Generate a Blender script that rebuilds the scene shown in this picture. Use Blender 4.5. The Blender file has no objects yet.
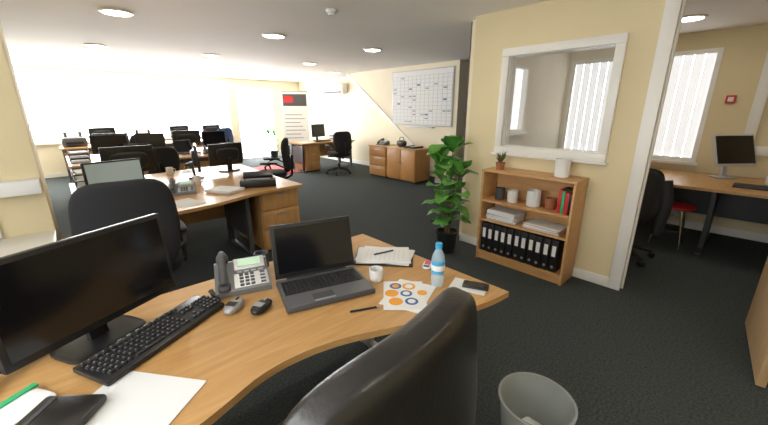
import bpy, bmesh, math, random
from mathutils import Matrix, Vector
random.seed(7)
R=math.radians
scene=bpy.context.scene
scene.view_settings.view_transform='Standard'

# ---------------------------------------------------------------- materials
def mat(name,col,rough=.5,metal=0,spec=.5,emit=None,es=0,noise=None,bump=None,coat=0,trans=0):
    m=bpy.data.materials.new(name); m.use_nodes=True
    nt=m.node_tree; b=nt.nodes['Principled BSDF']
    b.inputs['Base Color'].default_value=(*col,1)
    b.inputs['Roughness'].default_value=rough
    b.inputs['Metallic'].default_value=metal
    b.inputs['Specular IOR Level'].default_value=spec
    b.inputs['Coat Weight'].default_value=coat
    b.inputs['Transmission Weight'].default_value=trans
    if emit:
        b.inputs['Emission Color'].default_value=(*emit,1); b.inputs['Emission Strength'].default_value=es
    tc=nt.nodes.new('ShaderNodeTexCoord')
    if noise:
        sc,amt=noise
        n=nt.nodes.new('ShaderNodeTexNoise'); n.inputs['Scale'].default_value=sc; n.inputs['Detail'].default_value=4
        nt.links.new(tc.outputs['Object'],n.inputs['Vector'])
        r=nt.nodes.new('ShaderNodeValToRGB')
        r.color_ramp.elements[0].position=.3; r.color_ramp.elements[1].position=.7
        r.color_ramp.elements[0].color=(*[c*(1-amt) for c in col],1)
        r.color_ramp.elements[1].color=(*[min(1,c*(1+amt)) for c in col],1)
        nt.links.new(n.outputs['Fac'],r.inputs['Fac']); nt.links.new(r.outputs['Color'],b.inputs['Base Color'])
    if bump:
        sc,st=bump
        n=nt.nodes.new('ShaderNodeTexNoise'); n.inputs['Scale'].default_value=sc; n.inputs['Detail'].default_value=3
        nt.links.new(tc.outputs['Object'],n.inputs['Vector'])
        bp=nt.nodes.new('ShaderNodeBump'); bp.inputs['Strength'].default_value=st; bp.inputs['Distance'].default_value=.003
        nt.links.new(n.outputs['Fac'],bp.inputs['Height']); nt.links.new(bp.outputs['Normal'],b.inputs['Normal'])
    return m
def wood(name,c1,c2,rough=.35,scale=(1.2,14,14)):
    m=bpy.data.materials.new(name); m.use_nodes=True
    nt=m.node_tree; b=nt.nodes['Principled BSDF']; b.inputs['Roughness'].default_value=rough
    tc=nt.nodes.new('ShaderNodeTexCoord'); mp=nt.nodes.new('ShaderNodeMapping')
    mp.inputs['Scale'].default_value=scale
    nt.links.new(tc.outputs['Object'],mp.inputs['Vector'])
    n=nt.nodes.new('ShaderNodeTexNoise'); n.inputs['Scale'].default_value=3; n.inputs['Detail'].default_value=7; n.inputs['Distortion'].default_value=.8
    nt.links.new(mp.outputs['Vector'],n.inputs['Vector'])
    r=nt.nodes.new('ShaderNodeValToRGB'); r.color_ramp.elements[0].position=.30; r.color_ramp.elements[1].position=.70
    r.color_ramp.elements[0].color=(*c1,1); r.color_ramp.elements[1].color=(*c2,1)
    nt.links.new(n.outputs['Fac'],r.inputs['Fac']); nt.links.new(r.outputs['Color'],b.inputs['Base Color'])
    return m
M={}
M['wood']=wood('beech_laminate',(.50,.27,.092),(.61,.355,.14),.30)
M['woodv']=wood('beech_laminate_vertical',(.47,.245,.085),(.58,.33,.13),.4,(14,14,1.2))
M['wooddark']=wood('orange_wood_cabinet',(.42,.20,.06),(.55,.28,.09),.4,(12,12,1.2))
M['shelf']=wood('pine_shelf',(.56,.30,.115),(.66,.385,.165),.4,(10,1.5,10))
M['doorw']=wood('door_veneer',(.60,.39,.20),(.68,.46,.25),.4,(9,9,.8))
M['wall']=mat('cream_paint',(.76,.65,.41),.75,noise=(1.5,.03),bump=(180,.06))
M['wall2']=mat('pale_cream_paint',(.82,.74,.57),.75,noise=(1.5,.03))
M['ceil']=mat('ceiling_paint',(.90,.87,.82),.8,noise=(1.0,.02))
M['white']=mat('white_gloss_paint',(.84,.82,.77),.35)
M['whitepl']=mat('white_plastic',(.80,.80,.78),.4)
M['paper']=mat('paper_white',(.80,.80,.79),.7)
M['carpet']=mat('carpet_dark_green_grey',(.060,.070,.071),.95,spec=.15,noise=(75,.38),bump=(220,.6))
M['black']=mat('black_plastic',(.014,.014,.015),.35)
M['blackm']=mat('black_matt',(.02,.02,.021),.7)
M['key']=mat('key_black',(.022,.022,.024),.45)
M['legend']=mat('key_legend',(.35,.35,.36),.6)
M['screen']=mat('screen_black',(.006,.006,.008),.14)
M['screenrefl']=mat('screen_window_reflection',(.30,.36,.36),.2,emit=(.45,.55,.52),es=.25)  # window reflection on the LCD put into its colour and glow
M['leather']=mat('black_leather',(.018,.016,.015),.33,bump=(120,.22),spec=.65)
M['fabric']=mat('black_fabric',(.016,.016,.018),.9,bump=(300,.5))
M['blue']=mat('blue_fabric',(.03,.07,.16),.9)
M['grey']=mat('grey_metal',(.42,.42,.42),.4,metal=.5)
M['greyd']=mat('dark_grey_plastic',(.075,.075,.08),.45)
M['deck']=mat('laptop_deck_grey',(.17,.17,.18),.35,metal=.3)
M['charcoal']=mat('charcoal_metal',(.035,.035,.038),.5)
M['silver']=mat('silver_plastic',(.42,.43,.44),.33,metal=.3)
M['phone']=mat('phone_grey_plastic',(.17,.175,.18),.38)
M['silverl']=mat('light_silver_plastic',(.55,.56,.57),.35)
M['chrome']=mat('chrome',(.7,.7,.7),.15,metal=1)
M['lcd']=mat('phone_lcd',(.42,.62,.46),.3,emit=(.5,.75,.5),es=.3)
M['leaf']=mat('leaf_green',(.060,.22,.035),.38,noise=(9,.35))
M['leafl']=mat('leaf_green_light',(.13,.36,.06),.4,noise=(9,.3))
M['stem']=mat('stem_brown',(.12,.09,.04),.8)
M['soil']=mat('soil',(.03,.02,.012),.95)
M['red']=mat('red',(.55,.03,.03),.5)
M['matred']=mat('red_carpet_mat',(.50,.05,.05),.95,noise=(60,.3))
M['orange']=mat('orange_print',(.85,.36,.04),.6)
M['bluep']=mat('blue_print',(.03,.13,.32),.5)
M['cyan']=mat('cyan_label',(.05,.42,.75),.45)
M['green']=mat('green_cloth',(.03,.42,.16),.6)
M['pinkp']=mat('pink_print',(.7,.12,.18),.6)
M['terra']=mat('terracotta',(.35,.13,.06),.8)
M['mug']=mat('white_ceramic',(.80,.80,.78),.2)
M['line']=mat('grey_line',(.38,.40,.43),.6)
M['shadewall']=mat('corridor_wall_shade',(.10,.085,.07),.8)  # shade of the unlit corridor put into the wall colour
M['day']=mat('daylight_blind',(.9,.92,.95),.9,emit=(.95,.98,1.0),es=17.0)
M['addedglow']=mat('added_side_glow',(.9,.92,.95),.9,emit=(.95,.98,1.0),es=6.0)  # glow for the added pane on the left wall
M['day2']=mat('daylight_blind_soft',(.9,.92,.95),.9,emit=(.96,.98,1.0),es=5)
M['reflglow']=mat('reflection_glow',(.9,.92,.95),.9,emit=(.96,.98,1.0),es=.9)  # faint glow painted in place of a reflection
M['slat']=mat('blind_slat',(.85,.87,.88),.8,emit=(.95,.97,1),es=.6)
M['lamp']=mat('downlight_glow',(1,1,1),.5,emit=(1,.90,.74),es=31)
def transp(name,col,fac,rough=.05):
    m=bpy.data.materials.new(name); m.use_nodes=True; nt=m.node_tree
    b=nt.nodes['Principled BSDF']; b.inputs['Base Color'].default_value=(*col,1); b.inputs['Roughness'].default_value=rough
    t=nt.nodes.new('ShaderNodeBsdfTransparent'); mx=nt.nodes.new('ShaderNodeMixShader'); mx.inputs[0].default_value=fac
    nt.links.new(t.outputs[0],mx.inputs[1]); nt.links.new(b.outputs[0],mx.inputs[2])
    nt.links.new(mx.outputs[0],nt.nodes['Material Output'].inputs['Surface'])
    return m
M['bin']=transp('frosted_bin_plastic',(.50,.52,.50),.45,.3)
M['glass']=transp('window_glass',(.8,.85,.85),.10,.03)
M['water']=transp('bottle_plastic',(.60,.78,.88),.42,.08)

# ---------------------------------------------------------------- builder
class B:
    def __init__(s,name):
        s.name=name; s.v=[]; s.f=[]; s.m=[]; s.mats=[]
    def mi(s,k):
        if k not in s.mats: s.mats.append(k)
        return s.mats.index(k)
    def add(s,bm,k,Mx=None):
        if Mx is not None: bm.transform(Mx)
        bmesh.ops.recalc_face_normals(bm,faces=bm.faces)
        o=len(s.v); bm.verts.index_update(); i=s.mi(k)
        for v in bm.verts: s.v.append(tuple(v.co))
        for f in bm.faces: s.f.append([o+v.index for v in f.verts]); s.m.append(i)
        bm.free()
    def box(s,c,size,k,rot=None,bev=0,seg=2,taper=1):
        bm=bmesh.new(); bmesh.ops.create_cube(bm,size=1)
        for v in bm.verts:
            t=taper if v.co.z>0 else 1
            v.co=Vector((v.co.x*size[0]*t,v.co.y*size[1]*t,v.co.z*size[2]))
        if bev>0: bmesh.ops.bevel(bm,geom=bm.edges[:],offset=bev,segments=seg,profile=.5,affect='EDGES')
        s.add(bm,k,Matrix.Translation(c)@(rot.to_4x4() if rot else Matrix.Identity(4)))
    def bb(s,x0,x1,y0,y1,z0,z1,k,bev=0):
        s.box(((x0+x1)/2,(y0+y1)/2,(z0+z1)/2),(abs(x1-x0),abs(y1-y0),abs(z1-z0)),k,None,bev)
    def cyl(s,p1,p2,r1,r2,k,seg=20,cap=True):
        p1=Vector(p1);p2=Vector(p2); d=p2-p1
        bm=bmesh.new(); bmesh.ops.create_cone(bm,cap_ends=cap,segments=seg,radius1=max(r1,1e-4),radius2=max(r2,1e-4),depth=d.length)
        s.add(bm,k,Matrix.Translation((p1+p2)/2)@d.to_track_quat('Z','Y').to_matrix().to_4x4())
    def cush(s,c,size,k,n=4,rot=None,cuts=9,warp=None):
        bm=bmesh.new(); bmesh.ops.create_cube(bm,size=2)
        bmesh.ops.subdivide_edges(bm,edges=bm.edges[:],cuts=cuts,use_grid_fill=True)
        for v in bm.verts:
            p=v.co; L=(abs(p.x)**n+abs(p.y)**n+abs(p.z)**n)**(1/n); p=p/L
            q=Vector((p.x*size[0]/2,p.y*size[1]/2,p.z*size[2]/2))
            if warp: q=warp(q)
            v.co=q
        s.add(bm,k,Matrix.Translation(c)@(rot.to_4x4() if rot else Matrix.Identity(4)))
    def prism(s,poly,z0,z1,k,Mx=None):
        bm=bmesh.new()
        a=[bm.verts.new((x,y,z0)) for x,y in poly]; b=[bm.verts.new((x,y,z1)) for x,y in poly]
        bm.faces.new(a[::-1]); bm.faces.new(b); n=len(poly)
        for i in range(n): bm.faces.new((a[i],a[(i+1)%n],b[(i+1)%n],b[i]))
        s.add(bm,k,Mx)
    def tube(s,pts,r,k,seg=8):
        pts=[Vector(p) for p in pts]; n=len(pts)
        bm=bmesh.new(); rings=[]
        for i,p in enumerate(pts):
            d=(pts[min(i+1,n-1)]-pts[max(i-1,0)]).normalized()
            q=d.to_track_quat('Z','Y'); rr=r[i] if isinstance(r,(list,tuple)) else r
            rings.append([bm.verts.new(p+q@Vector((rr*math.cos(2*math.pi*j/seg),rr*math.sin(2*math.pi*j/seg),0))) for j in range(seg)])
        for i in range(n-1):
            best=min(range(seg),key=lambda o:sum((rings[i][j].co-rings[i+1][(j+o)%seg].co).length for j in range(seg)))
            rings[i+1]=rings[i+1][best:]+rings[i+1][:best]
            for j in range(seg): bm.faces.new((rings[i][j],rings[i][(j+1)%seg],rings[i+1][(j+1)%seg],rings[i+1][j]))
        bm.faces.new(rings[0][::-1]); bm.faces.new(rings[-1])
        s.add(bm,k)
    def lathe(s,prof,k,c=(0,0,0),seg=28):
        bm=bmesh.new(); rings=[]
        for r,z in prof: rings.append([bm.verts.new((c[0]+r*math.cos(2*math.pi*j/seg),c[1]+r*math.sin(2*math.pi*j/seg),c[2]+z)) for j in range(seg)])
        for i in range(len(prof)-1):
            for j in range(seg): bm.faces.new((rings[i][j],rings[i][(j+1)%seg],rings[i+1][(j+1)%seg],rings[i+1][j]))
        bmesh.ops.remove_doubles(bm,verts=bm.verts,dist=1e-5)
        s.add(bm,k)
    def done(s,loc=(0,0,0),rz=0):
        me=bpy.data.meshes.new(s.name); me.from_pydata(s.v,[],s.f)
        for k in s.mats: me.materials.append(M[k])
        me.polygons.foreach_set('material_index',s.m)
        me.polygons.foreach_set('use_smooth',[True]*len(s.f)); me.update()
        me.set_sharp_from_angle(angle=R(38))
        o=bpy.data.objects.new(s.name,me); scene.collection.objects.link(o)
        o.location=loc; o.rotation_euler=(0,0,rz); return o
def rx(a): return Matrix.Rotation(R(a),3,'X')
def ry(a): return Matrix.Rotation(R(a),3,'Y')
def rzm(a): return Matrix.Rotation(R(a),3,'Z')

# ---------------------------------------------------------------- room shell
CZ=2.4; XW=3.32
b=B('floor'); b.bb(-1.5,8.2,-2.2,11.3,-.1,0,'carpet'); b.done()
b=B('ceiling'); b.bb(-1.5,8.2,-2.2,11.3,CZ,CZ+.1,'ceil'); b.done()
def wall(name,axis,pos,th,a0,a1,ops,k='wall'):
    b=B(name)
    def bx(u0,u1,z0,z1):
        if u1-u0<1e-4 or z1-z0<1e-4: return
        if axis=='x': b.bb(pos,pos+th,u0,u1,z0,z1,k)
        else: b.bb(u0,u1,pos,pos+th,z0,z1,k)
    cur=a0
    for (u0,u1,z0,z1) in sorted(ops):
        bx(cur,u0,0,CZ); bx(u0,u1,0,z0); bx(u0,u1,z1,CZ); cur=u1
    bx(cur,a1,0,CZ); return b.done()
wall('wall_right','x',XW,.12,-2.1,2.21,[(-.27,.59,0,2.36),(.91,1.81,1.14,2.0)])
wall('wall_far','y',11,.15,-1.5,6.45,[(-1.0,3.95,.78,2.3),(4.15,5.35,0.0,2.15)],'wall2')
wall('wall_left','x',-1.45,.1,-2.1,11,[(-.6,2.3,.9,2.2)],'wall2')
wall('wall_front','y',-2.1,.1,-1.5,XW,[])
wall('wall_back_recess','x',6.3,.15,4.15,11,[],'wall2')
wall('wall_office_side','y',2.23,.1,3.44,5.9,[(4.12,4.62,1.22,2.03)],'wall2')
wall('wall_office_window','x',5.9,.15,-2.1,2.33,[(.52,1.25,.86,2.2),(1.45,2.18,.86,2.2)],'wall')
wall('wall_office_front','y',-2.1,.1,3.44,6.05,[])
wall('wall_corridor_end','x',7.9,.1,2.2,4.3,[],'shadewall')
b=B('wall_corridor_side'); b.bb(6.05,7.9,2.33,2.36,0,CZ,'shadewall'); b.bb(3.46,6.05,2.335,2.36,0,CZ,'shadewall'); b.bb(5.85,7.9,4.17,4.25,0,CZ,'shadewall'); b.done()  # includes a thin panel added to keep the pane's glow out of the corridor
b=B('wall_stair_bulkhead')
poly=[(4.15,0),(4.62,0),(4.62,.3),(7.65,CZ),(4.15,CZ)]
Mx=Matrix(((0,0,1,0),(1,0,0,0),(0,1,0,0),(0,0,0,1)))
b.prism(poly,5.8,6.3,'wall2',Mx); b.done()
b=B('trim_stair')
p=Vector((5.79,4.62,.3)); q=Vector((5.79,7.65,CZ)); d=q-p
b.box((p+q)/2,(.03,d.length,.05),'white',Matrix.Rotation(math.atan2(d.z,d.y),3,'X')); b.done()
b=B('wall_pillar'); b.bb(-1.35,-.13,3.22,3.75,0,CZ,'wall',.004); b.done()
b=B('wall_pillar_far'); b.bb(-1.35,-.75,7.6,8.1,0,CZ,'wall2',.004); b.done()
b=B('radiator_cabinet'); b.bb(-1.3,-.16,2.62,3.2,0,.66,'whitepl',.006); b.bb(-1.32,-.13,2.58,3.215,.66,.70,'white',.006)
for i in range(11): b.bb(-1.2+i*.09,-1.15+i*.09,2.612,2.622,.1,.58,'silverl')
b.done()
b=B('wall_trunking'); b.bb(-.6,-.14,3.12,3.22,.98,1.07,'whitepl',.004); b.bb(-.5,-.38,3.19,3.22,.71,.98,'whitepl',.004);b.done()
b=B('baseboard_right'); b.bb(XW-.018,XW,.66,2.21,0,.09,'white',.003); b.bb(XW-.018,XW,-2,-.34,0,.09,'white',.003); b.bb(XW-.018,XW+.12,2.21,2.226,0,.09,'white'); b.done()
b=B('baseboard_far'); b.bb(-1,4.1,10.98,11,0,.1,'white'); b.bb(5.4,6.3,10.98,11,0,.1,'white'); b.bb(6.28,6.3,7,10.98,0,.1,'white'); b.done()
b=B('baseboard_stair'); b.bb(5.785,5.8,4.15,4.62,0,.1,'white'); b.done()
b=B('baseboard_office'); b.bb(5.88,5.9,-2,2.2,0,.1,'white'); b.done()
b=B('door_1')
for y0,y1 in ((.57,.66),(-.34,-.25)):
    b.bb(XW-.02,XW,y0,y1,0,2.40,'white',.004); b.bb(XW+.12,XW+.14,y0,y1,0,2.40,'white',.004)
b.bb(XW,XW+.12,.575,.59,0,2.34,'white'); b.bb(XW,XW+.12,-.27,-.255,0,2.34,'white'); b.bb(XW,XW+.12,-.27,.59,2.34,2.36,'white')
b.bb(XW+.05,XW+.07,.56,.576,0,2.34,'white')
b.done()
b=B('door_2')
b.box((-.40,0,1.16),(.80,.04,2.30),'doorw',None,.002)
for s in (-1,1):
    b.box((-.74,s*.022,1.02),(.05,.006,.16),'grey',None,.002); b.tube([(-.74,s*.022,1.05),(-.74,s*.06,1.05),(-.64,s*.065,1.05)],.009,'grey',8)
for z in (.25,1.15,2.05): b.cyl((.004,-.02,z-.05),(.004,-.02,z+.05),.008,.008,'grey',8)
b.done((3.42,-.212,0),R(5))
b=B('window_1')
y0,y1,z0,z1=.85,1.87,1.08,2.06
for xa,xb in ((XW-.03,XW+.003),(XW+.117,XW+.14)):
    b.bb(xa,xb,y0,y1,z0,z0+.07,'white',.004); b.bb(xa,xb,y0,y1,z1-.07,z1,'white',.004)
    b.bb(xa+.001,xb,y0,y0+.07,z0+.07,z1-.07,'white',.004); b.bb(xa+.001,xb,y1-.07,y1,z0+.07,z1-.07,'white',.004)
b.bb(XW+.004,XW+.116,y0+.06,y1-.06,z0+.055,z0+.075,'white'); b.bb(XW+.004,XW+.116,y0+.06,y1-.06,z1-.075,z1-.055,'white')
b.bb(XW+.004,XW+.116,y0+.055,y0+.075,z0+.075,z1-.075,'white'); b.bb(XW+.004,XW+.116,y1-.075,y1-.055,z0+.075,z1-.075,'white')
b.bb(XW+.055,XW+.061,y0+.07,y1-.07,z0+.07,z1-.07,'glass')
b.bb(XW-.05,XW-.001,y0-.02,y1+.02,z0-.02,z0,'white',.004)
b.done()
def blindwin(name,axis,pos,a0,a1,z0,z1,k,slats,inward=-1,fr=.05,mull=(),dp=.09):
    b=B(name)
    def bx(d0,d1,u0,u1,za,zb,kk):
        if axis=='x': b.bb(pos+d0,pos+d1,u0,u1,za,zb,kk)
        else: b.bb(u0,u1,pos+d0,pos+d1,za,zb,kk)
    s=-inward
    bx(dp*s,(dp+.01)*s,a0,a1,z0,z1,k)
    for u in (a0,a1-fr): bx(-.01*s,(dp-.01)*s,u,u+fr,z0+fr,z1-fr,'white')
    bx(-.012*s,(dp-.01)*s,a0,a1,z0,z0+fr,'white'); bx(-.012*s,(dp-.01)*s,a0,a1,z1-fr,z1,'white')
    for u in mull: bx(.02*s,(dp-.015)*s,u-.018,u+.018,z0+fr,z1-fr,'white')
    if slats:
        n=int((a1-a0-2*fr)/.1)
        for i in range(n):
            w=(a1-a0-2*fr)/n; u=a0+fr+(i+.5)*w
            bx(.03*s,.034*s,u-w*.46,u+w*.46,z0+fr,z1-fr,'slat')
    bx(-.08*s,.0,a0-.03,a1+.03,z0-.03,z0-.001,'white')
    return b.done()
blindwin('window_2','y',11,-1.0,3.95,.78,2.3,'day',False,-1,.03,mull=(2.3,))
blindwin('window_3','y',11,4.15,5.35,0.0,2.15,'day',False,-1,.04)
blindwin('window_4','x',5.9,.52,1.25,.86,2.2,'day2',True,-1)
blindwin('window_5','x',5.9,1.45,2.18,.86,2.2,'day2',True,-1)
blindwin('added_light_pane','x',-1.35,-.6,2.3,.9,2.2,'addedglow',False,1,mull=(.85,))  # glowing pane added out of view to light the near desk
blindwin('reflection_pane','y',2.23,4.12,4.62,1.22,2.03,'reflglow',False,-1,.035,dp=.07)  # framed glowing pane added in place of a reflection

# ---------------------------------------------------------------- ceiling fittings
for (x,y) in [(.65,4.45),(2.25,4.45),(3.85,4.4),(.67,6.85),(2.2,6.7),(4.0,6.5),(.69,9.4),(2.2,9.0),(4.0,8.8),(.65,2.0),(2.25,2.0),(4.95,.76),(4.6,-.9),(.65,-.5),(2.25,-.5),(5.4,7.6),(5.5,9.8)]:
    b=B('ceiling_downlight')
    b.lathe([(.0,-.010),(.11,-.010),(.115,-.014)],'lamp',(0,0,0),24)
    b.lathe([(.115,-.002),(.115,-.016),(.138,-.014),(.145,0)],'white',(0,0,0),28)
    b.done((x,y,CZ))
b=B('smoke_detector'); b.lathe([(0,-.045),(.03,-.045),(.035,-.03),(.05,-.028),(.055,-.005),(.055,0)],'whitepl'); b.done((2.12,3.0,CZ))
b=B('air_conditioner'); b.cush((0,0,0),(.22,.95,.28),'whitepl',8); b.bb(-.112,-.095,-.42,.42,-.115,-.07,'greyd'); b.done((6.19,8.75,2.08))
b=B('wall_planner_whiteboard')
b.bb(-.015,0,-.85,.85,-.565,.565,'silverl',.003); b.bb(-.018,-.014,-.83,.83,-.545,.545,'paper')
for i in range(15): b.bb(-.0195,-.018,-.82+i*.1165,-.815+i*.1165,-.53,.45,'line')
for i in range(14): b.bb(-.0195,-.018,-.82,.82,-.53+i*.075,-.526+i*.075,'line')
for i in range(26):
    yy=-.81+random.randrange(14)*.1165; zz=-.52+random.randrange(13)*.075
    b.bb(-.019,-.018,yy,yy+.09,zz+.02,zz+.05,random.choice(['line','line','line','bluep']))
b.bb(-.05,0,-.4,.4,-.60,-.575,'silver')
b.done((5.798,5.1,1.74))
# roll-up banner standing by the back wall
b=B('pull_up_banner')
b.box((0,0,.04),(.86,.16,.07),'silver',None,.015)
for s in (-.3,.3): b.box((s,0,.006),(.05,.34,.012),'silver',None,.003)
b.bb(-.40,.40,-.004,.004,.07,2.05,'paper'); b.bb(-.41,.41,-.012,.012,2.04,2.07,'silver',.004); b.cyl((0,.03,.05),(0,.03,2.04),.008,.008,'silver',8)
b.bb(-.36,.36,-.007,-.004,1.62,1.98,'greyd'); b.bb(-.33,-.05,-.009,-.007,1.72,1.92,'red')
for i in range(8): b.bb(-.33,.28-.07*(i%3),-.007,-.004,.5+i*.12,.53+i*.12,'line')
b.bb(-.36,.36,-.007,-.004,.12,.40,'greyd')
b.done((5.72,10.3,0),R(-25))
b=B('fire_call_point'); b.box((0,0,0),(.03,.09,.09),'red',None,.005); b.box((-.017,0,0),(.004,.05,.05),'paper'); b.done((5.884,.35,1.62))

# ---------------------------------------------------------------- furniture builders
def desk(name,poly,h,legs,modesty,k='wood',legk='greyd',ped=None):
    b=B(name)
    b.prism(poly,h-.027,h,k)
    for (x,y0,y1) in legs:
        b.bb(x-.025,x+.025,y0,y1,.0,.035,legk,.006)
        b.bb(x-.025,x+.025,y0,y1,h-.065,h-.028,legk,.004)
        b.bb(x-.02,x+.02,y1-.13,y1-.02,.03,h-.06,legk,.004)
        b.bb(x-.02,x+.02,y0+.05,y0+.11,.03,h-.06,legk,.004)
        b.bb(x-.008,x+.008,y0+.1,y1-.1,.2,h-.1,legk)
    if modesty:
        x0,x1,y=modesty; b.bb(x0,x1,y-.01,y+.01,.28,h-.03,'woodv')
        b.bb(x0,x1,y-.03,y-.011,h-.10,h-.04,legk)
    if ped:
        for (x0,x1,y0,y1) in ped:
            b.bb(x0,x1,y0,y1,.03,h-.028,'woodv',.003)
            for i in range(3):
                z0=.06+i*.21
                b.bb(x0+.01,x1-.01,y0-.018,y0-.001,z0,z0+.2,'woodv',.003)
                b.bb((x0+x1)/2-.05,(x0+x1)/2+.05,y0-.03,y0-.018,z0+.15,z0+.165,'grey')
    return b
def smooth_curve(pts,n=6):
    out=[]
    P=[pts[0]]+pts+[pts[-1]]
    for i in range(1,len(P)-2):
        for j in range(n):
            t=j/n
            out.append(tuple(.5*((2*P[i][k])+(-P[i-1][k]+P[i+1][k])*t+(2*P[i-1][k]-5*P[i][k]+4*P[i+1][k]-P[i+2][k])*t*t+(-P[i-1][k]+3*P[i][k]-3*P[i+1][k]+P[i+2][k])*t**3) for k in (0,1)))
    out.append(pts[-1]); return out
front=smooth_curve([(-.48,.70),(-.2,.76),(.14,.84),(.316,.895),(.46,.90),(.615,.866),(.81,.785),(1.0,.71),(1.2,.65),(1.35,.63)])
poly=front+[(1.35,1.66),(-.48,1.66)]
b=desk('office_desk',poly,.72,[(1.26,.70,1.6),(-.4,.78,1.6)],(-.38,1.24,1.58),legk='grey'); b.done()
DZ=.7205

def chair(name,loc,rz,k='fabric',bw=.5,bh=.55,ztop=1.08,arms=True,th=.1,sw=.52,headn=3.5,metal='blackm',tilt=8,jacket=False):
    b=B(name)
    for i in range(5):
        a=R(18+72*i); c,s=math.cos(a),math.sin(a)
        b.tube([(0,0,.13),(.12*c,.12*s,.12),(.3*c,.3*s,.075)],[.03,.026,.018],metal,10)
        t=(-s*.013,c*.013)
        for sg in (-1,1):
            p=Vector((.3*c+sg*t[0],.3*s+sg*t[1],.03)); e=Vector((t[0]*.6,t[1]*.6,0))
            b.cyl(p-e,p+e,.03,.03,'black',14)
    b.cyl((0,0,.1),(0,0,.25),.03,.03,'black'); b.cyl((0,0,.25),(0,0,.42),.018,.018,'grey')
    b.box((0,0,.42),(.2,.26,.04),'black',None,.01)
    b.cush((0,.0,.48),(sw,.50,.11),k,4,warp=lambda q:Vector((q.x,q.y,q.z-.02*(q.y>.15)*((q.y-.15)/.1)**2)))
    zc=ztop-bh/2; yb=-.26
    cur=.06
    def wp(q):
        y=q.y+cur*(q.x/(bw/2))**2*.8 + .035*math.sin((q.z/(bh/2))*1.8)
        w=1-.14*max(0,-q.z/(bh/2))-.05*max(0,q.z/(bh/2))
        return Vector((q.x*w,y,q.z))
    b.cush((0,yb-.02,zc),(bw,th,bh),k,headn,rx(tilt),14,wp)
    if jacket:
        b.cush((0,yb-.03,zc-.02),(bw*1.08,th*1.7,bh*1.05),'blackm',3,rx(tilt),12,lambda q:wp(Vector((q.x*(1+.04*math.sin(q.z*25)),q.y+.012*math.sin(q.x*45),q.z))))
        for sg in (-1,1): b.tube([(sg*bw*.48,yb,ztop-.1),(sg*bw*.56,yb-.02,ztop-.3),(sg*bw*.52,yb+.02,ztop-.62)],[.05,.055,.045],'blackm',10)
    b.tube([(0,-.08,.41),(0,-.24,.40),(0,-.33,.45),(0,-.345,.6),(0,-.335-.02,zc)],[.02,.022,.022,.02,.02],'black',10)
    if arms:
        for sg in (-1,1):
            x=sg*(sw/2+.025)
            b.tube([(sg*.12,.0,.42),(x,.0,.43),(x+.005*sg,.02,.5),(x+.005*sg,.06,.64),(x,-.02,.675)],.015,'black',8)
            b.cush((x,.0,.69),(.06,.27,.035),'blackm',4,cuts=5)
            b.tube([(x,-.1,.68),(x-.01*sg,-.2,.63),(sg*.2,-.27,.6)],.012,'black',8)
    return b.done(loc,rz)
chair('office_chair',(.425,.665,0),R(7),'leather',.655,.66,1.078,False,.125,.54,4.2,'black',6)
chair('office_chair',(.24,2.78,0),R(-4),'fabric',.54,.62,1.10,True,.09,.54,4)
chair('office_chair',(2.5,5.45,0),R(60),'fabric',.48,.55,1.06,True,.09,.5,4)
chair('office_chair',(4.95,6.95,0),R(-10),'fabric',.48,.5,1.02,True,.09,.5,4)
chair('office_chair',(3.0,9.35,0),R(20),'blue',.46,.5,1.08,False,.08,.5,4)
chair('office_chair',(1.2,6.2,0),R(-30),'fabric',.46,.45,.98,True,.08,.5,4)
chair('office_chair',(1.3,8.9,0),R(170),'fabric',.46,.5,1.0,True,.08,.5,4)
chair('office_chair',(4.2,.80,0),R(-75),'fabric',.46,.5,.98,False,.08,.48,4,jacket=True)

p1=[(.0,3.05)]+smooth_curve([(.0,3.05),(.5,3.06),(.9,3.12),(1.3,3.26),(1.6,3.32),(1.88,3.33)])[1:]+[(1.88,4.24),(0,4.24)]
b=desk('office_desk',p1,.72,[(.06,3.12,4.15),(1.3,3.4,4.15)],(.08,1.4,4.17),legk='greyd',ped=[(1.42,1.86,3.42,4.15)]); b.done()
p2=[(.0,4.26),(1.88,4.26),(1.95,5.3),(1.5,5.34),(.9,5.2),(0,5.1)]
b=desk('office_desk',p2,.72,[(.06,4.3,5.05),(1.8,4.3,5.2)],(.08,1.8,4.33),legk='greyd'); b.done()
def rect(x0,x1,y0,y1): return [(x0,y0),(x1,y0),(x1,y1),(x0,y1)]
for x0 in (.05,1.32):
    b=desk('office_desk',rect(x0,x0+1.25,6.7,7.5),.72,[(x0+.05,6.75,7.45),(x0+1.2,6.75,7.45)],(x0+.05,x0+1.2,6.79),legk='greyd'); b.done()
    b=desk('office_desk',rect(x0,x0+1.25,7.52,8.3),.72,[(x0+.05,7.55,8.25),(x0+1.2,7.55,8.25)],None,legk='greyd'); b.done()
b=desk('office_desk',rect(.0,3.6,10.0,10.8),.72,[(.05,10.05,10.75),(1.8,10.05,10.75),(3.5,10.05,10.75)],(.05,3.5,10.1),legk='greyd'); b.done()
b=desk('office_desk',rect(4.3,5.9,7.5,8.3),.72,[(4.36,7.55,8.25),(5.84,7.55,8.25)],(4.4,5.8,8.2),legk='greyd',ped=[(4.42,4.82,7.58,8.15)]); b.done()
b=B('storage_cabinet')
b.bb(5.3,5.76,4.75,5.6,.05,.70,'wooddark',.003); b.bb(5.28,5.77,4.73,5.62,.70,.725,'wood',.003); b.bb(5.33,5.74,4.77,5.58,0,.05,'blackm')
for y in (4.76,5.185): b.bb(5.283,5.299,y,y+.405,.07,.69,'wooddark',.003)
for y in (5.13,5.22): b.cyl((5.28,y,.42),(5.255,y,.42),.012,.012,'grey',10)
b.done()
b=B('drawer_pedestal')
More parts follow.
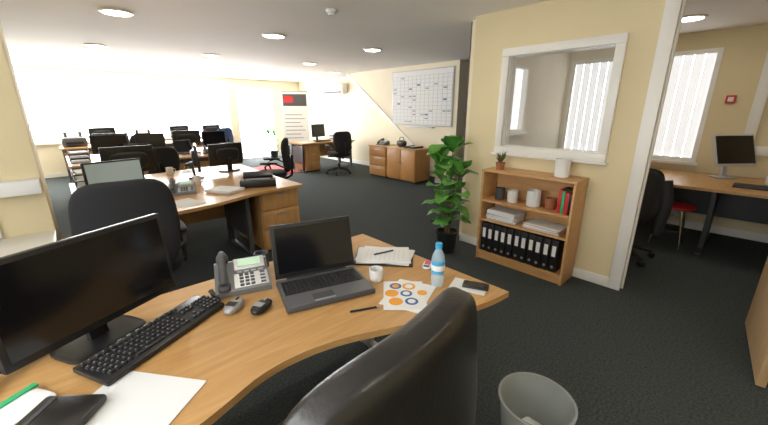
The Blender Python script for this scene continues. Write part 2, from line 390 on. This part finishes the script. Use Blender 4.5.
b.bb(5.3,5.76,5.64,6.2,.05,.70,'wooddark',.003); b.bb(5.28,5.77,5.63,6.22,.70,.725,'wood',.003); b.bb(5.33,5.74,5.66,6.18,0,.05,'blackm')
for i in range(3): b.bb(5.283,5.299,5.65,6.19,.07+i*.21,.27+i*.21,'wooddark',.003); b.bb(5.265,5.283,5.85,5.99,.2+i*.21,.215+i*.21,'grey')
b.done()

# ---------------------------------------------------------------- bookcase
b=B('bookcase')
x0,x1,y0,y1,H=3.02,3.30,.95,1.82,.92; t=.02
b.bb(x0,x1,y0,y0+t,0,H,'shelf',.002); b.bb(x0,x1,y1-t,y1,0,H,'shelf',.002)
b.bb(x0-.005,x1,y0-.005,y1+.005,H-.001,H+.02,'shelf',.002)
for z in (.07,.42,.62): b.bb(x0+.005,x1,y0+t,y1-t,z,z+t,'shelf')
b.bb(x0+.02,x0+.035,y0+t,y1-t,0,.07,'shelf'); b.bb(x1-.006,x1,y0+t,y1-t,.02,H,'shelf')
b.done()
b=B('ring_binders')
y=1.79
for i in range(11):
    w=.068; dx=random.uniform(0,.012)
    b.bb(x0+.02+dx,x1-.02,y-w+.003,y,.0905,.395,'black',.003)
    b.bb(x0+.018+dx,x0+.021+dx,y-w+.018,y-.016,.24,.34,'paper'); b.cyl((x0+.0185+dx,y-w/2,.14),(x0+.021+dx,y-w/2,.14),.013,.013,'grey',12)
    y-=w+.002
b.done()
b=B('paper_stack')
z=.4405
for i in range(10):
    k=random.choice(['paper','paper','silverl','paper','black']); h=random.uniform(.006,.014)
    b.box((x0+.13+random.uniform(-.01,.01),1.6+random.uniform(-.01,.01),z+h/2),(.2,.3,h),k,rzm(random.uniform(-6,6))); z+=h
z=.4405
for i in range(7):
    k=random.choice(['paper','silverl','paper','orange','paper']); h=random.uniform(.005,.012)
    b.box((x0+.13,1.2+random.uniform(-.02,.02),z+h/2),(.21,.32,h),k,rzm(random.uniform(-7,7))); z+=h
b.done()
b=B('books')
y=1.09
for i,(w,k) in enumerate([(.03,'red'),(.025,'green'),(.035,'red'),(.02,'black')]):
    b.bb(x0+.03,x0+.22,y-w,y-.002,.6405,.6405+.21-.01*i,k,.002); y-=w
b.done()
def cup(name,loc,r=.035,h=.09,k='mug',handle=True,rz=0):
    b=B(name); b.lathe([(0,0),(r*.85,0),(r,.01),(r,h),(r-.004,h),(r-.005,.008),(0,.006)],k)
    if handle: b.tube([(r-.002,0,h*.78),(r+.02,0,h*.74),(r+.026,0,h*.5),(r+.016,0,h*.28),(r-.002,0,h*.22)],.005,k,8)
    return b.done(loc,rz)
cup('pen_pot',(3.13,1.67,.6405),.045,.12,'greyd',False)
cup('coffee_mug',(3.12,1.53,.6405),.05,.12,'mug')
cup('plant_pot',(3.13,1.33,.6405),.062,.15,'mug',False); cup('plant_pot',(3.15,1.18,.6405),.045,.1,'terra',False)
cup('ceramic_pot',(3.14,1.12,.9405),.060,.16,'mug',False)
b=B('potted_succulent'); b.lathe([(0,0),(.035,0),(.045,.07),(.04,.07),(0,.06)],'terra')
for i in range(30):
    a=random.uniform(0,6.28); l=random.uniform(.04,.11)
    b.tube([(0,0,.06),(.02*math.cos(a),.02*math.sin(a),.06+l*.6),(.045*math.cos(a),.045*math.sin(a),.07+l)],[.004,.006,.001],random.choice(['stem','leaf','stem']),5)
b.done((3.14,1.70,.9405))

# ---------------------------------------------------------------- plants
def leaf(b,base,d,L,W,k,droop=.35):
    base=Vector(base); d=Vector(d).normalized(); side=d.cross(Vector((0,0,1)))
    if side.length<.05: side=Vector((1,0,0))
    side.normalize(); up=side.cross(d).normalized()
    bm=bmesh.new(); rows=[]; n=9
    for i in range(n+1):
        t=i/n; w=W*.5*((math.sin(math.pi*t**.8)**.65) if 0<t<1 else .03)*(.75+.3*t)
        c=base+d*(L*t)+up*(.12*L*math.sin(t*2.2))-Vector((0,0,1))*droop*L*t*t
        wave=.012*math.sin(t*14+base.x*90)
        rows.append([bm.verts.new(c+side*(w*j)+up*(abs(j)*w*.22+wave*abs(j))) for j in (-1,-.5,0,.5,1)])
    for i in range(n):
        for j in range(4): bm.faces.new((rows[i][j],rows[i][j+1],rows[i+1][j+1],rows[i+1][j]))
    b.add(bm,k)
def plant(name,loc,h,pr,ph,nleaf,L,W,spread):
    b=B(name)
    b.lathe([(0,0),(pr*.75,0),(pr,ph*.92),(pr*1.06,ph*.92),(pr*1.06,ph),(pr*.94,ph),(pr*.9,ph*.88),(0,ph*.88)],'black')
    b.lathe([(0,.0),(pr*.9,.0)],'soil',(0,0,ph*.89))
    for i in range(3):
        a=i*2.1+.5; sx,sy=.05*math.cos(a),.05*math.sin(a); hh=h*(1-.08*i)
        pts=[(sx*t*spread*8+sx*.3,sy*t*spread*8+sy*.3,ph*.85+(hh-ph)*t) for t in (0,.3,.6,.85)]
        b.tube(pts,[.012,.01,.008,.005],'stem',8)
        n=nleaf//3
        for j in range(n):
            t=.12+.86*j/(n-1)
            x=sx*t*spread*8+sx*.3; y=sy*t*spread*8+sy*.3; z=ph*.85+(hh-ph)*min(t,.85)
            an=j*2.4+i*1.3; el=.25+.95*t*t
            d=(math.cos(an)*math.cos(el),math.sin(an)*math.cos(el),math.sin(el))
            leaf(b,(x,y,z),d,L*random.uniform(.8,1.12)*(.8+.35*t),W*random.uniform(.85,1.1)*(.8+.3*t),random.choice(['leaf','leafl','leafl']),random.uniform(.25,.6))
    return b.done(loc)
plant('potted_plant',(2.93,2.14,0),1.26,.12,.24,42,.29,.24,.30)
plant('potted_plant',(5.0,10.55,0),1.0,.13,.25,18,.3,.14,.3)

# ---------------------------------------------------------------- desk equipment builders
def monitor(name,loc,rz,w=.52,h=.31,zb=.08,scr='screen',k='black',fx=0,tl=-4):
    b=B(name); t=rx(tl)
    zc=zb+h/2
    b.box((0,0,zc),(w,.028,h),k,t,.006)
    o=t@Vector((0,-.0145,.005)); b.box((o.x,o.y,zc+o.z),(w-.034,.003,h-.042),scr,t)
    b.cush((0,.028,zc-.01),(w*.7,.06,h*.65),k,4,t,6)
    b.box((fx,.06,zb*.5+.05),(.06,.025,zb+.10),k,rx(-6),.004)
    b.cush((fx,.04,.009),(.25,.17,.018),k,5,None,7)
    return b.done(loc,rz)
def keyboard(name,loc,rz,w=.46,d=.155,k='black'):
    b=B(name); b.box((0,0,.0145),(w,d,.02),k,rx(3),.006)
    def key(x,y,kw): b.box((x,y,.0275+.052*y),(kw,.0155,.008),'key',rx(3),.002,1,.85); b.box((x-kw*.12,y+.002,.0318+.052*y),(min(kw,.02)*.28,.004,.0005),'legend',rx(3))
    x0=-w/2+.02
    for r in range(5):
        y=.030-.0195*r
        for c in range(15):
            if r==4 and 3<c<10: continue
            key(x0+c*.0195+(r*.003),y,.0165)
        for c in range(3):
            if r in(0,1,4) or (r==3 and c==1): key(x0+.318+c*.0195,y,.0165)
        for c in range(4): key(x0+.385+c*.0175,y,.015)
    key(x0+6.5*.0195+.012,.030-.0195*4,.11)
    for c in range(16): key(x0+c*.0205+.004*(c//4),.055,.0155)
    for c in range(6): b.box((x0+.12+c*.03,.068,.031),(.012,.005,.003),'silver',rx(3))
    return b.done(loc,rz)
def phone(name,loc,rz):
    b=B(name)
    prof=[(-.10,0),(.10,0),(.10,.085),(.07,.09),(-.10,.025)]
    Mx=Matrix(((0,0,1,0),(1,0,0,0),(0,1,0,0),(0,0,0,1)))
    b.prism(prof,-.115,.115,'phone',Mx)
    t=rx(21)
    def on(x,y,sx,sy,sz,k,bev=.002,off=0):
        z=.025+(y+.10)*.382+sz/2+off; b.box((x,y,z),(sx,sy,sz),k,t,bev,1)
    on(.035,.035,.135,.075,.016,'silver'); on(.035,.038,.10,.046,.004,'lcd',0,.015)
    on(.035,-.05,.145,.085,.003,'silver')
    for r in range(4):
        for c in range(3): on(-.005+c*.023,-.02-r*.019,.017,.012,.008,'greyd')
    for r in range(4): on(.085,-.02-r*.019,.022,.010,.007,'greyd')
    for c in range(4): on(-.012+c*.031,-.001,.022,.008,.006,'silverl')
    hx=-.078
    pts=[]
    for i in range(9):
        y=-.095+.19*i/8; z=.025+(y+.10)*.382+.03+.016*math.sin(math.pi*i/8); pts.append((hx,y,z))
    b.tube(pts,[.016,.02,.018,.016,.016,.016,.018,.02,.016],'greyd',10)
    b.cush((hx,-.08,.042),(.052,.055,.035),'greyd',3,t,5); b.cush((hx,.08,.108),(.052,.055,.035),'greyd',3,t,5)
    pts=[(hx-.03+.010*math.cos(i*1.3)-.0006*i,-.12+.01*math.sin(i*1.3)*.4+.002*i,.012+.006*math.sin(i*1.3)) for i in range(50)]
    b.tube(pts,.0025,'black',5)
    return b.done(loc,rz)
def laptop(name,loc,rz,w=.385,d=.265,hs=.25,ang=14,scr='screen'):
    b=B(name)
    b.box((0,0,.014),(w,d,.024),'greyd',None,.006)
    b.box((0,0,.0265),(w-.01,d-.01,.002),'deck')
    b.box((0,.034,.0272),(w-.03,.128,.002),'black')
    for r in range(6):
        for c in range(17): b.box((-w/2+.035+c*.0195,.085-r*.0205,.029),(.0165,.017,.004),'key',None,.0015,1)
    b.box((-.03,-.085,.0278),(.09,.05,.001),'greyd'); b.box((-.03,-.117,.0285),(.09,.009,.002),'silver')
    b.cyl((-w/2+.05,d/2-.006,.028),(w/2-.05,d/2-.006,.028),.008,.008,'black')
    t=rx(-ang); n=Vector((0,math.sin(R(ang)),math.cos(R(ang)))); base=Vector((0,d/2-.002,.03))
    b.box(base+n*hs/2,(w,.014,hs),'black',t,.004)
    off=Vector((0,-math.cos(R(ang)),math.sin(R(ang))))*.0075
    b.box(base+n*(hs/2+.004)+off,(w-.036,.001,hs-.042),scr,t)
    return b.done(loc,rz)
def mouse(name,loc,rz,k='black',k2='silver'):
    b=B(name); b.cush((0,0,.017),(.062,.108,.036),k,2.6,None,8,lambda q:Vector((q.x*(1-.12*abs(q.y)/.054),q.y,max(q.z,-.016)*(1-.25*max(0,q.y)/.054))))
    b.box((0,.03,.034),(.008,.022,.006),k2,None,.002); b.box((0,-.015,.0355),(.04,.03,.001),k2)
    return b.done(loc,rz)
def paper(name,loc,rz,w=.21,d=.297,h=.002,k='paper'):
    b=B(name); b.box((0,0,h/2),(w,d,h),k)
    return b.done(loc,rz)

# ---------------------------------------------------------------- foreground desk items
monitor('computer_monitor',(-.003,1.41,DZ),R(27.5),.53,.315,.082)
keyboard('computer_keyboard',(.135,1.325,DZ),R(28))
phone('desk_telephone',(.505,1.505,DZ),R(-18))
laptop('laptop',(.755,1.205,DZ),R(-17))
mouse('computer_mouse',(.475,1.24,DZ),R(-60)); mouse('computer_mouse',(.395,1.32,DZ),R(-50),'silver','black')
cup('coffee_mug',(.985,1.115,DZ),.033,.062,'mug',True,R(60))
b=B('water_bottle')
b.lathe([(0,0),(.026,0),(.030,.006),(.030,.05),(.027,.056),(.030,.062),(.030,.13),(.027,.15),(.014,.178),(.0125,.19),(0,.19)],'water')
b.lathe([(.0305,.065),(.0308,.066),(.0308,.122),(.0305,.123)],'cyan'); b.lathe([(.0310,.08),(.0312,.081),(.0312,.105),(.0310,.106)],'paper')
b.lathe([(.0145,.182),(.0155,.184),(.0155,.205),(.013,.208),(0,.208)],'cyan'); b.done((1.165,.89,DZ))
b=B('spiral_notebook'); b.box((0,0,.003),(.235,.325,.006),'black',None,.002)
b.box((.01,-.01,.0075),(.21,.297,.003),'paper',rzm(-9)); b.box((0,0,.013),(.21,.29,.008),'paper',rzm(5),.002)
for i in range(16): b.tube([(-.11+.0145*i,.146,.010),(-.11+.0145*i,.156,.019),(-.11+.0145*i,.148,.022)],.0018,'grey',5)
for i in range(9): b.box((-.01,.09-.025*i,.0175),(.16-.02*(i%3),.001,.0006),'line')
b.tube([(-.02,.05,.022),(.05,-.05,.022)],.004,'black',8)
b.done((1.195,1.29,DZ),R(42))
b=B('printed_leaflets')
b.box((0,0,.0015),(.18,.24,.003),'paper',rzm(-12)); b.box((-.02,-.01,.0045),(.18,.24,.003),'paper',rzm(12))
for i,(x,y,r,k) in enumerate([(-.07,.055,.027,'bluep'),(-.01,.065,.030,'orange'),(-.075,-.012,.030,'orange'),(-.012,-.0,.026,'bluep'),(-.045,-.075,.030,'orange'),(.02,-.06,.028,'bluep'),(.055,.02,.022,'orange')]):
    b.cyl((x,y,.006),(x,y,.0068),r,r,k,24); b.cyl((x,y,.0068),(x,y,.0072),r*.6,r*.6,'paper' if i%2 else 'orange',20)
b.done((1.00,.915,DZ),R(-55))
b=B('snack_packet'); b.cush((0,0,.008),(.10,.045,.016),'paper',3,None,6); b.box((.01,0,.0165),(.05,.03,.0015),'pinkp'); b.box((-.035,0,.0165),(.02,.03,.0015),'bluep'); b.done((1.285,1.05,DZ),R(30))
b=B('mobile_phone'); b.box((0,0,.006),(.06,.115,.011),'black',None,.004); b.box((0,.005,.012),(.05,.08,.001),'screen'); b.done((1.275,.755,DZ+.0025),R(25))
paper('note_paper',(1.26,.78,DZ),R(20),.11,.16)
b=B('ballpoint_pen'); b.cyl((-.06,0,.005),(.05,0,.005),.0045,.0045,'black',10); b.cyl((.05,0,.005),(.068,0,.005),.004,.001,'grey',10); b.box((-.04,0,.011),(.04,.003,.002),'grey'); b.done((.78,.955,DZ),R(-25))
paper('a4_paper',(.02,1.035,DZ),R(38),.20,.29)
b=B('leather_wallet'); b.box((0,0,.012),(.12,.16,.024),'leather',None,.008); b.box((0,.05,.0245),(.10,.012,.002),'greyd'); b.done((-.135,1.10,DZ+.002),R(50))
b=B('folded_cloth'); b.cush((0,0,.006),(.13,.10,.012),'paper',6,rzm(8),6); b.box((.0,.055,.012),(.13,.02,.006),'green',rzm(8)); b.done((-.215,1.21,DZ),R(25))
b=B('power_cables')
for i in range(6):
    o=i*.013; f=math.sin(i*1.7)*.02
    b.tube([(-.13+o*.6,1.50+f*.3,DZ+.006),(-.19+o*.5,1.47+f,DZ+.012+.005*i),(-.27+o+f,1.44,DZ+.02+.004*i),(-.33+o,1.38+f,DZ+.03),(-.36+o,1.30,DZ+.008),(-.40+o,1.20+f,DZ+.006),(-.44,1.10+o,DZ+.006)],.0045,('bluep','black','black','greyd','bluep','black')[i],6)
b.box((-.24,1.56,DZ+.02),(.16,.06,.038),'black',rzm(20),.008)
b.done()
cup('pencil_cup',(.645,1.615,DZ),.035,.085,'greyd',False)

b=B('waste_bin'); b.lathe([(0,0),(.115,0),(.15,.29),(.158,.295),(.158,.305),(.148,.305),(.112,.006),(0,.006)],'bin',seg=40)
b.cush((0.02,0.01,.07),(.16,.14,.10),'paper',2.5,None,5,lambda q:q*(1+.1*math.sin(q.x*90)*math.cos(q.y*80))); b.done((1.30,.43,0))

# ---------------------------------------------------------------- island 1 items
monitor('computer_monitor',(.33,4.02,DZ),R(12),.46,.265,.07,'screenrefl')
keyboard('computer_keyboard',(.40,3.72,DZ),R(8),.42,.14)
phone('desk_telephone',(.80,3.75,DZ),R(-15))
monitor('computer_monitor',(1.18,4.55,DZ),R(75),.44,.30,.09)
monitor('computer_monitor',(.55,4.85,DZ),R(185),.5,.3,.09)
def printer(name,loc,rz,k='greyd'):
    b=B(name); b.box((0,0,.10),(.42,.36,.20),k,None,.02,3); b.box((0,.12,.24),(.32,.02,.16),k,rx(-15),.004); b.box((0,-.20,.05),(.28,.12,.012),'black',None,.003)
    b.box((0,-.182,.085),(.30,.006,.05),'black'); b.box((0,.11,.26),(.21,.004,.17),'paper',rx(-15)); b.box((.12,-.12,.203),(.12,.06,.006),'silver')
    return b.done(loc,rz)
monitor('computer_monitor',(1.6,4.8,DZ),R(190),.46,.28,.08)
b=B('document_scanner'); b.box((0,0,.04),(.36,.26,.08),'black',None,.012); b.box((0,.05,.10),(.30,.11,.05),'black',rx(20),.006); b.box((0,-.07,.082),(.24,.07,.004),'silver'); b.done((1.50,3.60,DZ),R(-25))
def tray(name,loc,rz,k='black',n=2):
    b=B(name)
    for i in range(n):
        z=i*.07
        b.box((0,0,z+.003),(.25,.33,.005),k); b.box((-.123,0,z+.02),(.004,.33,.035),k); b.box((.123,0,z+.02),(.004,.33,.035),k); b.box((0,.163,z+.02),(.25,.004,.035),k)
        b.box((0,-.01,z+.014),(.21,.297,.015),'paper',rzm(2*i))
        if i<n-1:
            for sx in (-.12,.12):
                for sy in (-.14,.15): b.cyl((sx,sy,z+.03),(sx,sy,z+.075),.005,.005,k,8)
    return b.done(loc,rz)
tray('document_tray',(.15,3.32,DZ),R(10),'black',2)
b=B('paper_pile')
for i in range(7): b.box((random.uniform(-.01,.01),random.uniform(-.01,.01),.002+.004*i),(.21,.297,.004),'paper',rzm(random.uniform(-9,9)))
b.done((1.13,3.54,DZ),R(30))
b=B('paper_pile')
for i in range(6): b.box((random.uniform(-.02,.02),random.uniform(-.01,.01),.002+.004*i),(.21,.297,.004),random.choice(['paper','paper','orange','silverl']),rzm(random.uniform(-19,19)))
b.done((1.62,4.0,DZ),R(70))
cup('coffee_mug',(1.02,4.08,DZ),.04,.095,'mug'); cup('coffee_mug',(.95,4.95,DZ),.04,.095,'mug')
paper('a4_paper',(.72,3.32,DZ),R(15)); paper('a4_paper',(1.22,5.08,DZ),R(-15))
b=B('stapler'); b.box((0,0,.012),(.04,.14,.012),'red',None,.004); b.box((0,0,.03),(.035,.13,.016),'red',rx(8),.005); b.done((.42,3.3,DZ),R(60))
tray('document_tray',(.17,4.85,DZ),R(0),'greyd',3)

for (x,y,a,w) in [(.62,7.3,5,.5),(1.2,7.35,-8,.44),(2.25,7.3,10,.46),(.7,7.8,182,.5),(1.9,7.85,175,.5),(.8,10.5,180,.5),(2.4,10.5,186,.46),(3.2,10.5,180,.46)]:
    monitor('computer_monitor',(x,y,DZ),R(a),w,.3,.09)
for (x,y,a) in [(.95,6.95,0),(1.75,7.25,20)]: laptop('laptop',(x,y,DZ),R(a),.34,.24,.22)
for (x,y,a) in [(.2,7.2,0),(2.4,6.92,0)]: tray('document_tray',(x,y,DZ),R(a),'greyd',3)
paper('a4_paper',(.5,6.9,DZ),.1); paper('a4_paper',(1.43,6.9,DZ),.1)
phone('desk_telephone',(2.05,6.95,DZ),R(-5)); cup('coffee_mug',(1.72,6.9,DZ))
printer('desktop_printer',(1.3,7.95,DZ),R(180),'greyd'); printer('desktop_printer',(1.6,10.45,DZ),R(0),'black'); printer('desktop_printer',(.27,10.4,DZ),R(0),'greyd')
monitor('computer_monitor',(5.1,8.05,DZ),R(12),.46,.32,.10); keyboard('computer_keyboard',(5.02,7.75,DZ),R(5)); paper('a4_paper',(5.62,7.70,DZ),0); paper('a4_paper',(4.5,7.75,DZ),.2)
tray('document_tray',(5.7,8.08,DZ),0,'greyd',2)
phone('desk_telephone',(5.5,5.95,.7255),R(-90))
tray('document_tray',(5.53,5.02,.7255),R(90),'black',1)
b=B('handbag'); b.cush((0,0,.07),(.14,.25,.14),'leather',3); b.tube([(0,-.07,.13),(0,-.05,.2),(0,.05,.2),(0,.07,.13)],.008,'leather',8); b.done((5.55,5.4,.7255))
b=B('floor_mat'); b.box((0,0,.006),(1.5,1.5,.012),'matred',None,.004); b.done((3.65,8.45,0),R(5))

# ---------------------------------------------------------------- side office
pl=[(4.70,-1.3)]+smooth_curve([(4.70,.62),(4.78,.9),(4.95,1.2),(5.1,1.45)])+[(5.86,1.45),(5.86,-1.3)]
b=B('office_desk'); b.prism(pl,.713,.74,'wood')
for y in (.22,-1.2):
    b.bb(4.78,5.75,y-.025,y+.025,0,.035,'charcoal',.005); b.bb(4.78,5.75,y-.02,y+.02,.65,.712,'charcoal'); b.bb(5.0,5.5,y-.02,y+.02,.035,.65,'charcoal')
b.bb(5.5,5.52,-1.2,1.35,.3,.71,'charcoal'); b.bb(5.55,5.6,1.3,1.35,0,.71,'charcoal')
b.done()
monitor('computer_monitor',(5.60,.19,.7405),R(-38),.50,.36,.14,'screen','silverl',tl=-20)
keyboard('computer_keyboard',(5.05,-.1,.7405),R(-90),.42,.14)
cup('coffee_mug',(5.42,-.15,.7405),.04,.09,'mug')
b=B('red_stool')
for i in range(4):
    a=R(45+90*i); c,s=math.cos(a),math.sin(a); b.tube([(.12*c,.12*s,.44),(.19*c,.19*s,.01)],.011,'chrome',8)
b.lathe([(.155,-.006),(.165,-.006),(.165,.006),(.155,.006),(.155,-.006)],'chrome',(0,0,.20),24)
b.cush((0,0,.465),(.38,.38,.06),'red',2.6); b.done((4.97,.52,0))
b=B('wall_radiator'); b.bb(5.82,5.9,.5,1.4,.15,.6,'white',.01)
for i in range(14): b.bb(5.81,5.82,.53+i*.06,.565+i*.06,.18,.57,'white')
b.done()
b=B('wall_trunking'); b.bb(5.84,5.9,-1.9,.2,1.0,1.1,'white',.003); b.bb(5.84,5.9,.06,.16,1.1,2.38,'white',.003); b.done()

# ---------------------------------------------------------------- world, camera
w=bpy.data.worlds.new('World'); scene.world=w; w.use_nodes=True
bg=w.node_tree.nodes['Background']; bg.inputs[0].default_value=(.85,.9,1,1); bg.inputs[1].default_value=.6
th=math.atan(102.5/345)
cam=bpy.data.cameras.new('Camera'); co=bpy.data.objects.new('Camera',cam); scene.collection.objects.link(co)
cam.sensor_width=36; cam.lens=345/768*36; cam.clip_start=.03
co.location=(0,0,1.5)
d=Vector((.6807*math.cos(th),.7325*math.cos(th),-math.sin(th)))
co.rotation_euler=d.to_track_quat('-Z','Y').to_euler()
scene.camera=co
